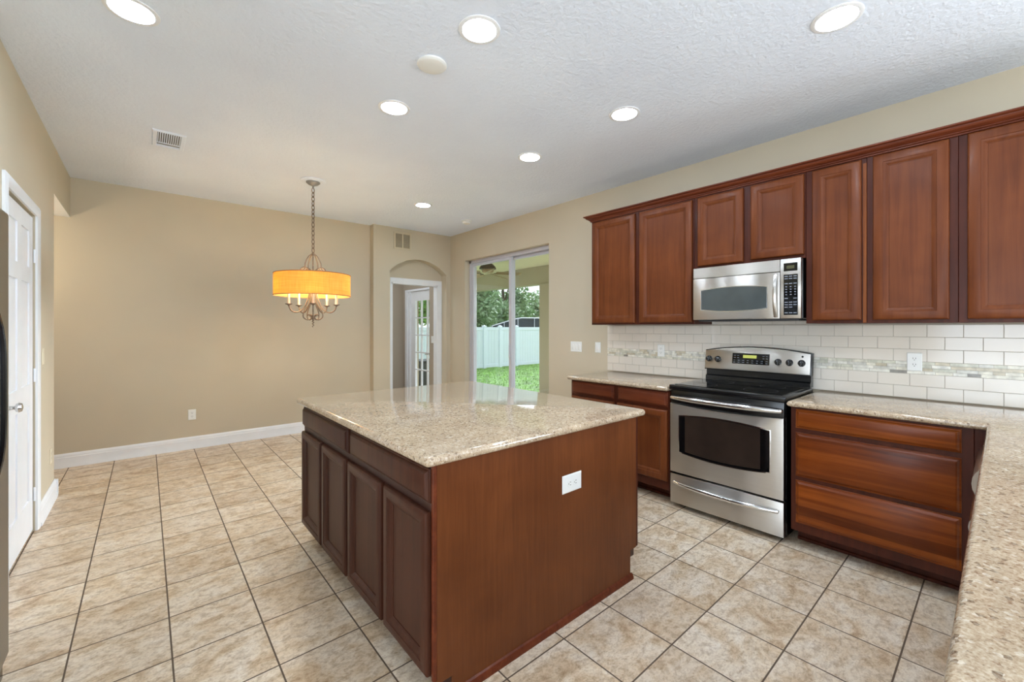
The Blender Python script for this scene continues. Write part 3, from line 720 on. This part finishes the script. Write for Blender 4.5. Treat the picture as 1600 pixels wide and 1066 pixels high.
mb = MB(F); mb.box((0.917, 1.760, 0.0342), (1.000, 1.816, 0.0358), 0.0006); ds = mb.build('display', M['blackglass'], cp)
mb = MB(F); mb.box((0.935, 1.776, 0.0359), (0.982, 1.798, 0.0362)); mb.build('readout', plain('dim_olive_readout', (70, 68, 36), 0.4), ds)
mb = MB(F); mb.box((0.915, 1.457, 0.0342), (1.000, 1.737, 0.0358), 0.0006); kp = mb.build('keypad', M['blackglass'], cp)
rowz = [1.724, 1.708, 1.674, 1.652, 1.634, 1.616, 1.598, 1.572, 1.545, 1.528, 1.511, 1.472]
for j, z in enumerate(rowz):
    for i in range(3):
        if j == 7 and i == 1 or j == 10 and i == 0: continue
        wd = 0.010 if j in (0, 1, 2, 7, 8, 9, 10, 11) else 0.005
        c_ = 0.931+i*0.0265
        mb = MB(F); mb.box((c_-wd, z-0.003, 0.0359), (c_+wd, z+0.003, 0.0361)); mb.build('button', M['keymark'], kp)
mb = MB(); mb.box((3.40, 0.92, 1.420), (3.70, 1.62, 1.4318)); mb.build('underside_grille', M['darkbox'], mw)

# ------------------------------------------------------------------ refrigerator
fr = thing('refrigerator', (XL-0.2, 2.13, 0), 'grey steel refrigerator at the left edge of the photo', 'refrigerator')
mb = MB(); mb.box((-1.27, 1.67, 0.02), (-0.475, 2.585, 1.80), 0.004); mb.build('body', M['steel_dk'], fr)
for a, b, hy in ((1.672, 2.118, 2.08), (2.124, 2.583, 2.165)):
    mb = MB(); mb.box((-0.472, a, 0.075), (-0.411, b, 1.825), 0.014, 3); d_ = mb.build('door', M['steel_dk'], fr)
    mb = MB(lambda u, v, w: Vector((-0.411+w, v, u)))
    n = 16; pts = [(0.80+0.70*i/n, hy, 0.004+0.046*(1-abs(2*i/n-1)**4)) for i in range(n+1)]
    mb.tube(pts, 0.012, 10); mb.build('handle', M['black'], d_)
mb = MB(); mb.box((-0.475, 1.69, 0.0), (-0.425, 2.56, 0.070)); mb.build('base_grille', M['black'], fr)

# ------------------------------------------------------------------ outlets and switches
def outlet(F, u, v, label, horiz=False, w=0.072, h=0.116, m='plate', cat='outlet'):
    c = F(u, v, 0); r = thing('power_outlet', tuple(c), label, cat, 'power outlets')
    G = (lambda a, b, w_: F(u+b, v+a, w_)) if horiz else (lambda a, b, w_: F(u+a, v+b, w_))
    mb = MB(G); mb.nest(-w/2, -h/2, w/2, h/2, [(0, 0.0004), (0, 0.003), (0.004, 0.0055)]); pl = mb.build('cover_plate', M[m], r)
    for s_ in (-1, 1):
        mb = MB(G); cy = s_*0.0195
        mb.prism([(0.0165*math.cos(t), cy+max(-0.0135, min(0.0135, 0.0165*math.sin(t)))) for t in [2*math.pi*i/24 for i in range(24)]], 0.0056, 0.0072); so = mb.build('socket', M[m], r)
        mb = MB(G)
        for du in (-0.0064, 0.0064): mb.box((du-0.0013, cy-0.001, 0.0073), (du+0.0013, cy+0.008, 0.0075))
        mb.lathe([(0.0026, 0.0073), (0.0026, 0.0075)], (0, cy-0.0075, 0), 10); mb.build('slots', M['slot'], so)
    return r
def switch(F, u, v, n, label, m='plate', w1=0.072, h=0.116):
    c = F(u, v, 0); r = thing('light_switch', tuple(c), label, 'light switch', 'light switches')
    w = w1+0.046*(n-1); mb = MB(lambda a, b, w_: F(u+a, v+b, w_))
    mb.nest(-w/2, -h/2, w/2, h/2, [(0, 0.0004), (0, 0.003), (0.004, 0.0055)]); mb.build('cover_plate', M[m], r)
    for i in range(n):
        cu = (i-(n-1)/2)*0.046
        mb = MB(lambda a, b, w_: F(u+a, v+b, w_)); mb.nest(cu-0.0165, -0.033, cu+0.0165, 0.033, [(0, 0.0056), (0.001, 0.0075), (0.003, 0.0085)]); mb.build('rocker', M[m], r)
    return r
BSF = facing_mx(XR-0.0105)
outlet(BSF, 2.146, 1.149, 'white outlet in the mosaic band left of the range')
outlet(BSF, 0.375, 1.150, 'white outlet in the mosaic band right of the range')
outlet(facing_my(YB), 0.395, 0.385, 'white outlet low on the long beige wall under the chandelier')
outlet(facing_my(IY0-0.0142), 1.519, 0.641, 'white sideways outlet on the island end panel', True, 0.083, 0.132)
outlet(facing_px(XL), 4.86, 0.365, 'cream outlet low on the narrow wall left of the dining wall', m='cream')
switch(facing_mx(XR), 3.215, 1.150, 3, 'wide white switch plate on the beige wall beside the patio door')
switch(facing_mx(XR), 2.905, 1.153, 1, 'single switch close to the splashback left end')
switch(facing_px(XL), 4.53, 1.161, 1, 'cream switch on the narrow wall beside the panelled door', 'cream')
switch(facing_mx(3.62), 6.23, 1.17, 1, 'switch on the taupe wall seen through the doorway')

# ------------------------------------------------------------------ ceiling fixtures
def downlight(x, y):
    r = thing('recessed_light', (x, y, H), 'light', 'ceiling light', 'recessed ceiling lights')
    mb = MB(); mb.lathe([(0.082, H-0.0005), (0.104, H-0.0005), (0.103, H-0.004), (0.094, H-0.007), (0.084, H-0.0065), (0.082, H-0.003)], (x, y, 0), 40, False, False); mb.build('trim_ring', M['white'], r)
    mb = MB(); mb.lathe([(0.0815, H-0.0010), (0.0815, H-0.004), (0.07, H-0.0055)], (x, y, 0), 40); mb.build('lens', M['lens'], r)
    return r
DL = [(-0.05, 2.655, 'bright recessed light at the top left photo edge, above the floor by the white door'),
      (1.255, 1.702, 'large round recessed light over the near end of the island'),
      (1.265, 2.680, 'recessed light beyond the round white ceiling cover, over the far end of the island'),
      (2.508, 1.715, 'recessed light in front of the microwave cabinet'),
      (2.522, 2.685, 'recessed light in front of the leftmost wall cabinet'),
      (2.535, 4.580, 'farthest small recessed light, near the doorway wall'),
      (2.500, 0.522, 'recessed light at the top right of the photo')]
p0 = None
for x, y, lb in DL:
    if p0 is None: o = p0 = downlight(x, y)
    else: o = copy_tree(p0); o.location = (x, y, H)
    o['label'] = lb
# unseen recessed light added on the same grid to brighten the room
for x, y in ((1.25, 0.45),):
    o = copy_tree(p0); o.location = (x, y, H); o['label'] = 'unseen recessed light added overhead beside the camera'
def disc(x, y, r, h, label, name='smoke_detector', cat='smoke detector'):
    mb = MB(); mb.lathe([(r, H-0.0004), (r, H-h*0.55), (r*0.93, H-h*0.85), (r*0.82, H-h), (r*0.3, H-h*1.02)], (x, y, 0), 36)
    return tag(mb.build(name, M['plate'], org=(x, y, H)), label, cat)
disc(1.216, 2.097, 0.082, 0.016, 'round white blank cover on the ceiling between two recessed lights', 'ceiling_cover', 'ceiling cover')
r = thing('smoke_detector', (3.362, 4.86, H), 'small white smoke detector near the far ceiling corner', 'smoke detector')
mb = MB(); mb.lathe([(0.072, H-0.0004), (0.072, H-0.012), (0.066, H-0.014)], (3.362, 4.86, 0), 30); mb.build('base', M['plate'], r)
mb = MB(); mb.lathe([(0.056, H-0.0142), (0.056, H-0.034), (0.048, H-0.042), (0.02, H-0.043)], (3.362, 4.86, 0), 30); mb.build('cap', M['plate'], r)
# ceiling register
r = thing('ceiling_vent', (0.137, 4.305, H), 'white rectangular air vent in the ceiling above the dining area', 'air vent')
F = facing_dn(H); cx, cy = 0.137, 4.305; hw, hd = 0.102, 0.182
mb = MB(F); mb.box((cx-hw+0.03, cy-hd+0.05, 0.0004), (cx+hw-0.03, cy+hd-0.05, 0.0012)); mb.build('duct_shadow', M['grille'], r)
mb = MB(F)
mb.nest(cx-hw, cy-hd, cx+hw, cy+hd, [(0.029, 0.0013), (0, 0.0005), (0, 0.004), (0.006, 0.009), (0.026, 0.009), (0.029, 0.006), (0.029, 0.0013)], False)
mb.bm.faces.ensure_lookup_table()
mb.bm.faces.remove(max(mb.bm.faces, key=lambda f: f.calc_area()))
mb.build('frame', M['ceil'], r)
mb = MB(F)
for i in range(11):
    u = cx-hw+0.036+i*(2*hw-0.072)/10; mb.box((u-0.003, cy-hd+0.04, 0.002), (u+0.003, cy+hd-0.11, 0.008))
mb.box((cx-hw+0.03, cy+hd-0.105, 0.002), (cx+hw-0.03, cy+hd-0.09, 0.008))
mb.build('louvres', M['ceil'], r)
# return-air grille over the arch
r = thing('air_grille', (2.91, YD, 2.66), 'tan two-part return air grille above the arched niche', 'air vent')
F = facing_my(YD); u0, u1, v0, v1 = 2.768, 3.048, 2.538, 2.792
mb = MB(F)
for a, b in ((u0+0.026, (u0+u1)/2-0.010), ((u0+u1)/2+0.010, u1-0.026)):
    mb.box((a, v0+0.026, 0.0005), (b, v1-0.026, 0.003))
    for i in range(14): z = v0+0.032+i*0.0142; mb.box((a, z, 0.003), (b, z+0.006, 0.006))
mb.build('louvres', M['tan_grille'], r)
mb = MB(F)
mb.box((u0, v0, 0.0005), (u0+0.025, v1, 0.010), 0.002); mb.box((u1-0.025, v0, 0.0005), (u1, v1, 0.010), 0.002); mb.box((u0+0.025, v0, 0.0005), (u1-0.025, v0+0.025, 0.010), 0.002); mb.box((u0+0.025, v1-0.025, 0.0005), (u1-0.025, v1, 0.010), 0.002); mb.box(((u0+u1)/2-0.009, v0+0.025, 0.0005), ((u0+u1)/2+0.009, v1-0.025, 0.010), 0.002)
mb.build('frame', paint('grille_frame_paint', (206, 192, 165)), r)

# ------------------------------------------------------------------ chandelier
CX, CY = 1.275, 4.545
ch = thing('chandelier', (CX, CY, H), 'bronze five-arm chandelier with a golden drum shade', 'chandelier')
mb = MB(); mb.lathe([(0.118, H-0.0005), (0.118, H-0.006), (0.10, H-0.014), (0.085, H-0.016)], (CX, CY, 0), 36); mb.build('ceiling_medallion', M['ceil'], ch)
mb = MB(); mb.lathe([(0.066, H-0.0162), (0.064, H-0.026), (0.045, H-0.042), (0.018, H-0.052), (0.008, H-0.06), (0.008, H-0.075)], (CX, CY, 0), 28); mb.build('canopy', plain('grey_canopy', (142, 140, 138), 0.4, 0.4), ch)
z = H-0.072; i = 0
mb = MB()
while z > 2.135:
    L_, w_ = 0.056, 0.0145
    a = 0.4 if i % 2 == 0 else 0.4+math.pi/2
    pts = []
    for k in range(14):
        t = 2*math.pi*k/14; rr = w_*math.sin(t); zz = L_/2*math.cos(t)
        pts.append((CX+rr*math.cos(a), CY+rr*math.sin(a), z-L_/2+zz))
    mb.tube(pts, 0.0042, 6, True); z -= L_-0.013; i += 1
mb.build('chain', M['iron'], ch)
mb = MB(); mb.tube([(CX, CY, 2.12), (CX, CY, 1.44)], 0.006, 8); mb.lathe([(0.006, 2.13), (0.014, 2.118), (0.014, 2.108), (0.006, 2.095)], (CX, CY, 0), 14)
mb.lathe([(0.006, 1.50), (0.016, 1.485), (0.018, 1.465), (0.010, 1.45), (0.006, 1.44)], (CX, CY, 0), 14)
hx = [(CX+0.007*math.cos(k*0.9), CY+0.007*math.sin(k*0.9), 1.445-0.0037*k) for k in range(20)]
mb.tube(hx, [0.007-0.0002*k for k in range(20)], 6); mb.build('centre_stem', M['iron'], ch)
def smooth(ps, sub=6):
    res = []; n = len(ps)
    for i in range(n-1):
        p = [Vector(ps[max(0, min(n-1, i+k))]) for k in (-1, 0, 1, 2)]
        for s_ in range(sub):
            t = s_/sub
            res.append(0.5*((2*p[1])+(p[2]-p[0])*t+(2*p[0]-5*p[1]+4*p[2]-p[3])*t*t+(3*p[1]-p[0]-3*p[2]+p[3])*t**3))
    res.append(Vector(ps[-1])); return res
ang0 = math.atan2(-CY, -CX)
for k in range(5):
    a = ang0+2*math.pi*k/5
    R = lambda r_, z_: (CX+r_*math.cos(a), CY+r_*math.sin(a), z_)
    mb = MB()
    mb.tube(smooth([R(.018, 1.86), R(.03, 1.74), R(.06, 1.62), R(.105, 1.545), R(.16, 1.52), R(.205, 1.54), R(.225, 1.585)]), 0.0062, 8)
    mb.tube(smooth([R(.014, 1.72), R(.04, 1.61), R(.085, 1.53), R(.092, 1.475), R(.055, 1.448), R(.022, 1.462), R(.022, 1.492), R(.045, 1.50), R(.05, 1.482)]), 0.0055, 8)
    mb.tube(smooth([R(.004, 2.112), R(.04, 2.085), R(.072, 2.02), R(.078, 1.965), R(.09, 1.94)]), 0.0055, 8)
    mb.tube(smooth([R(.12, 1.90), R(.118, 1.945), R(.085, 1.972), R(.045, 1.955), R(.026, 1.91), R(.018, 1.86)]), 0.006, 8)
    arm = mb.build('arm', M['iron'], ch)
    c = R(.225, 0)
    mb = MB(); mb.lathe([(0.004, 1.58), (0.014, 1.59), (0.031, 1.598), (0.033, 1.603), (0.012, 1.601)], c, 18); mb.build('drip_cup', M['iron'], arm)
    mb = MB(); mb.lathe([(0.0115, 1.6012), (0.0115, 1.728), (0.008, 1.73)], c, 14); mb.build('candle_sleeve', M['candle'], arm)
    mb = MB(); mb.lathe([(0.007, 1.7302), (0.017, 1.752), (0.018, 1.772), (0.010, 1.807), (0.002, 1.827)], c, 14); mb.build('bulb', M['bulb'], arm)
mb = MB(); SR = 0.352; z0, z1 = 1.688, 1.902
mb.lathe([(SR-0.002, z0), (SR, z0), (SR, z1), (SR-0.002, z1), (SR-0.002, z0)], (CX, CY, 0), 64, False, False); sh = mb.build('drum_shade', M['shade'], ch)
mb = MB()
for zz in (z0, z1): mb.tube([(CX+(SR)*math.cos(t), CY+(SR)*math.sin(t), zz) for t in [2*math.pi*i/64 for i in range(64)]], 0.004, 6, True)
for k in range(3):
    a = ang0+0.5+2*math.pi*k/3; mb.tube([(CX+0.006*math.cos(a), CY+0.006*math.sin(a), 1.885), (CX+(SR-0.003)*math.cos(a), CY+(SR-0.003)*math.sin(a), 1.892)], 0.003, 6)
mb.build('rim_trim', plain('shade_trim_brown', (150, 108, 66), 0.7), sh)

# ------------------------------------------------------------------ outdoors: lanai
GZ = -0.30
mb = MB(); mb.box((3.95, -2, -0.28), (6.75, 6.7, -0.05)); struct('patio_slab', mb, M['concrete'])
mb = MB(); mb.box((3.95, -2, 2.71), (6.7, 10.2, 2.85)); struct('lanai_ceiling', mb, M['lanai'], 'tan ceiling of the covered patio', 'ceiling')
mb = MB(); mb.box((6.5, -2, 2.32), (6.75, 10.2, 2.7095)); struct('lanai_beam', mb, M['stucco'], 'tan stucco beam along the patio edge', 'beam')
mb = MB(); mb.box((6.45, 6.05, GZ), (6.80, 6.575, 2.3195), 0.006); struct('lanai_column', mb, M['stucco'], 'tan stucco patio column right of the fence view', 'column')
mb = MB(); mb.box((3.95, 7.68, GZ), (4.15, 7.9, 2.7)); mb.box((3.955, 6.72, GZ), (3.96, 6.73, GZ+0.01)); struct('lanai_wall', mb, M['stucco'])
FXC, FYC = 5.05, 6.58
cf = thing('ceiling_fan', (FXC, FYC, 2.71), 'brown domed ceiling fan under the patio roof, seen through the glass door', 'ceiling fan')
mb = MB(); mb.lathe([(0.05, 2.7095), (0.045, 2.69), (0.015, 2.68), (0.012, 2.64)], (FXC, FYC, 0), 20); mb.build('mount', M['bronze'], cf)
mb = MB(); mb.lathe([(0.03, 2.6398), (0.08, 2.625), (0.14, 2.57), (0.165, 2.53), (0.165, 2.51), (0.12, 2.50)], (FXC, FYC, 0), 28); mb.build('motor_housing', M['bronze'], cf)
mb = MB(); mb.lathe([(0.118, 2.4998), (0.118, 2.47), (0.10, 2.44), (0.03, 2.425)], (FXC, FYC, 0), 24); mb.build('switch_housing', M['fanwood'], cf)
for k in range(5):
    a = 0.35+2*math.pi*k/5; ca, sa = math.cos(a), math.sin(a)
    G = lambda u, v, w: Vector((FXC+u*ca-v*sa, FYC+u*sa+v*ca, 2.44+w+v*0.45-u*0.06))
    mb = MB(G); mb.prism([(0.17, -0.06), (0.60, -0.085), (0.66, -0.055), (0.66, 0.055), (0.60, 0.085), (0.17, 0.06)], -0.004, 0.004); bl = mb.build('blade', M['fanwood'], cf)
    mb = MB(G); mb.box((0.13, -0.014, -0.006), (0.24, 0.014, -0.0045)); mb.build('blade_iron', M['bronze'], bl)

# ------------------------------------------------------------------ outdoors: yard
mb = MB(); mb.box((-6, 7.95, GZ-0.2), (40, 45, GZ)); mb.box((6.76, -10, GZ-0.2), (40, 7.95, GZ)); struct('lawn', mb, M['soil'], 'green back yard lawn', 'lawn')
mb = MB()
for _ in range(9000):
    x = random.uniform(6.9, 15); y = random.uniform(7.2, 13.7)
    h_ = random.uniform(0.03, 0.08); a = random.uniform(0, 6.28); w_ = 0.008
    dx, dy = w_*math.cos(a), w_*math.sin(a); lx, ly = random.uniform(-.03, .03), random.uniform(-.03, .03)
    mb.face([mb.v((x-dx, y-dy, GZ)), mb.v((x+dx, y+dy, GZ)), mb.v((x+lx, y+ly, GZ+h_))])
g = mb.build('lawn_grass', M['grass']); tag(g, 'short green grass blades of the lawn below the fence', 'grass', kind='stuff')
# white vinyl fence along y = 13.85
FY = 13.85; FT = 1.385
fn = thing('vinyl_fence', (12, FY, GZ), 'white vinyl privacy fence with capped posts across the yard', 'fence')
posts = [4.2, 6.3, 8.4, 10.45, 11.28, 12.2, 14.4, 16.6]
for px in posts:
    mb = MB(); mb.box((px-0.064, FY-0.064, GZ), (px+0.064, FY+0.064, FT+0.02), 0.006); po = mb.build('post', M['vinyl'], fn)
    mb = MB(); mb.rings([[(px+sx*q, FY+sy*q, z_) for sx, sy in ((-1,-1),(1,-1),(1,1),(-1,1))] for q, z_ in ((0.078, FT+0.0205), (0.078, FT+0.04), (0.01, FT+0.085))]); mb.build('post_cap', M['vinyl'], po)
for a, b in zip(posts, posts[1:]):
    mb = MB()
    x = a+0.066
    while x < b-0.068:
        e = min(x+0.15, b-0.066); mb.box((x+0.002, FY-0.011, GZ+0.14), (e-0.002, FY+0.011, FT-0.10), 0.003); x = e
    mb.build('panel', M['vinyl'], fn)
    for z0_, z1_ in ((GZ+0.03, GZ+0.17), (FT-0.13, FT)):
        mb = MB(); mb.box((a+0.065, FY-0.026, z0_), (b-0.065, FY+0.026, z1_), 0.005); mb.build('rail', M['vinyl'], fn)
# screened pool enclosure behind the fence
pe = thing('pool_enclosure', (17, 16.0, GZ), 'dark screened pool enclosure rising over the fence', 'pool enclosure')
Y0 = 16.0
prof = [(12.55, 1.45), (14.0, 1.80), (14.45, 1.86), (21, 1.90)]
mb = MB()
mb.tube([(12.4, Y0, GZ)]+[(x, Y0, z_) for x, z_ in prof]+[(21, Y0, GZ)], 0.03, 6)
for x, z_ in ((13.3, 1.63), (14.2, 1.83), (15.35, 1.865), (16.5, 1.87), (17.7, 1.88), (19.3, 1.89)): mb.tube([(x, Y0, GZ), (x, Y0, z_)], 0.022, 6)
mb.tube([(12.4, Y0, 0.9), (21, Y0, 0.9)], 0.025, 6); mb.build('frame', M['alum'], pe)
mb = MB(lambda u, v, w: Vector((u, Y0+0.06+w, v))); mb.prism([(12.4, GZ), (21, GZ)]+[(x, z_) for x, z_ in reversed(prof)], 0, 0.01); mb.build('screen', M['screen'], pe)
# trees: trunk, and leaves on clustered crowns
def tree(x, y, h, r, n, leafm, label, cl=14, ls=0.11, zlow=0.25):
    t = thing('tree', (x, y, GZ), label, 'tree', 'trees beyond the fence')
    rnd = random.Random(int(x*100+y*7))
    mb = MB(); mb.tube([(x, y, GZ), (x+0.1, y, GZ+h*0.3), (x-0.05, y+0.1, GZ+h*0.75)], [0.2, 0.14, 0.05], 8)
    cs = []
    for i in range(cl):
        a = rnd.uniform(0, 6.28); q = math.sqrt(rnd.random())*r*0.75; zz = GZ+h*rnd.uniform(zlow, 0.88)
        c = Vector((x+q*math.cos(a), y+q*math.sin(a), zz)); cs.append((c, r*rnd.uniform(0.32, 0.5)))
        mb.tube([(x+0.05, y, GZ+h*rnd.uniform(0.2, 0.5)), tuple(c)], [0.05, 0.02], 5)
    mb.build('trunk', M['bark'], t)
    mb = MB()
    for i in range(n):
        c, cr_ = rnd.choice(cs)
        d = Vector((rnd.gauss(0, 1), rnd.gauss(0, 1), rnd.gauss(0, 1))).normalized()*cr_*(rnd.random()**0.4)
        p = c+d; s_ = ls*rnd.uniform(0.6, 1.4)
        u = Vector((rnd.gauss(0, 1), rnd.gauss(0, 1), rnd.gauss(0, 1))).normalized(); w_ = u.orthogonal().normalized()
        if rnd.random() < 0.5: w_ = u.cross(w_)
        mb.face([mb.v(tuple(p-u*s_)), mb.v(tuple(p+w_*s_*0.5)), mb.v(tuple(p+u*s_)), mb.v(tuple(p-w_*s_*0.5))])
    f = mb.build('foliage', leafm, t); f['kind'] = 'stuff'
    return t
tree(13.6, 19.5, 7.0, 2.0, 9000, M['leaf_a'], 'dense dark tree behind the fence in the left pane of the patio door', 18, 0.13, 0.2)
tree(18.2, 22.0, 7.4, 2.3, 9000, M['leaf_a'], 'tall dense tree behind the fence at the patio door meeting rail', 18, 0.13, 0.2)
tree(25.0, 27.0, 4.6, 3.2, 9000, M['leaf_b'], 'paler tree behind the screened enclosure at the right of the patio door', 18, 0.16, 0.15)
tree(25.5, 33.5, 9.6, 3.0, 1500, M['leaf_b'], 'airy tree with white sky showing through, top right of the patio view', 14, 0.16, 0.5)
tree(9.6, 16.2, 5.0, 1.3, 7000, M['leaf_c'], 'bright green small tree seen through the glazed hall door', 12, 0.09, 0.25)
bx = thing('dark_box', (5.9, 10.4, GZ), 'dark low box outside the glazed hall door', 'box')  # plain box for an unidentified dark shape
mb = MB(); mb.box((5.2, 10.3, GZ), (6.6, 10.9, 0.42), 0.02); mb.build('body', M['darkbox'], bx)
mb = MB(); mb.box((5.17, 10.27, 0.421), (6.63, 10.93, 0.47), 0.012); mb.build('lid', M['darkbox'], bx)
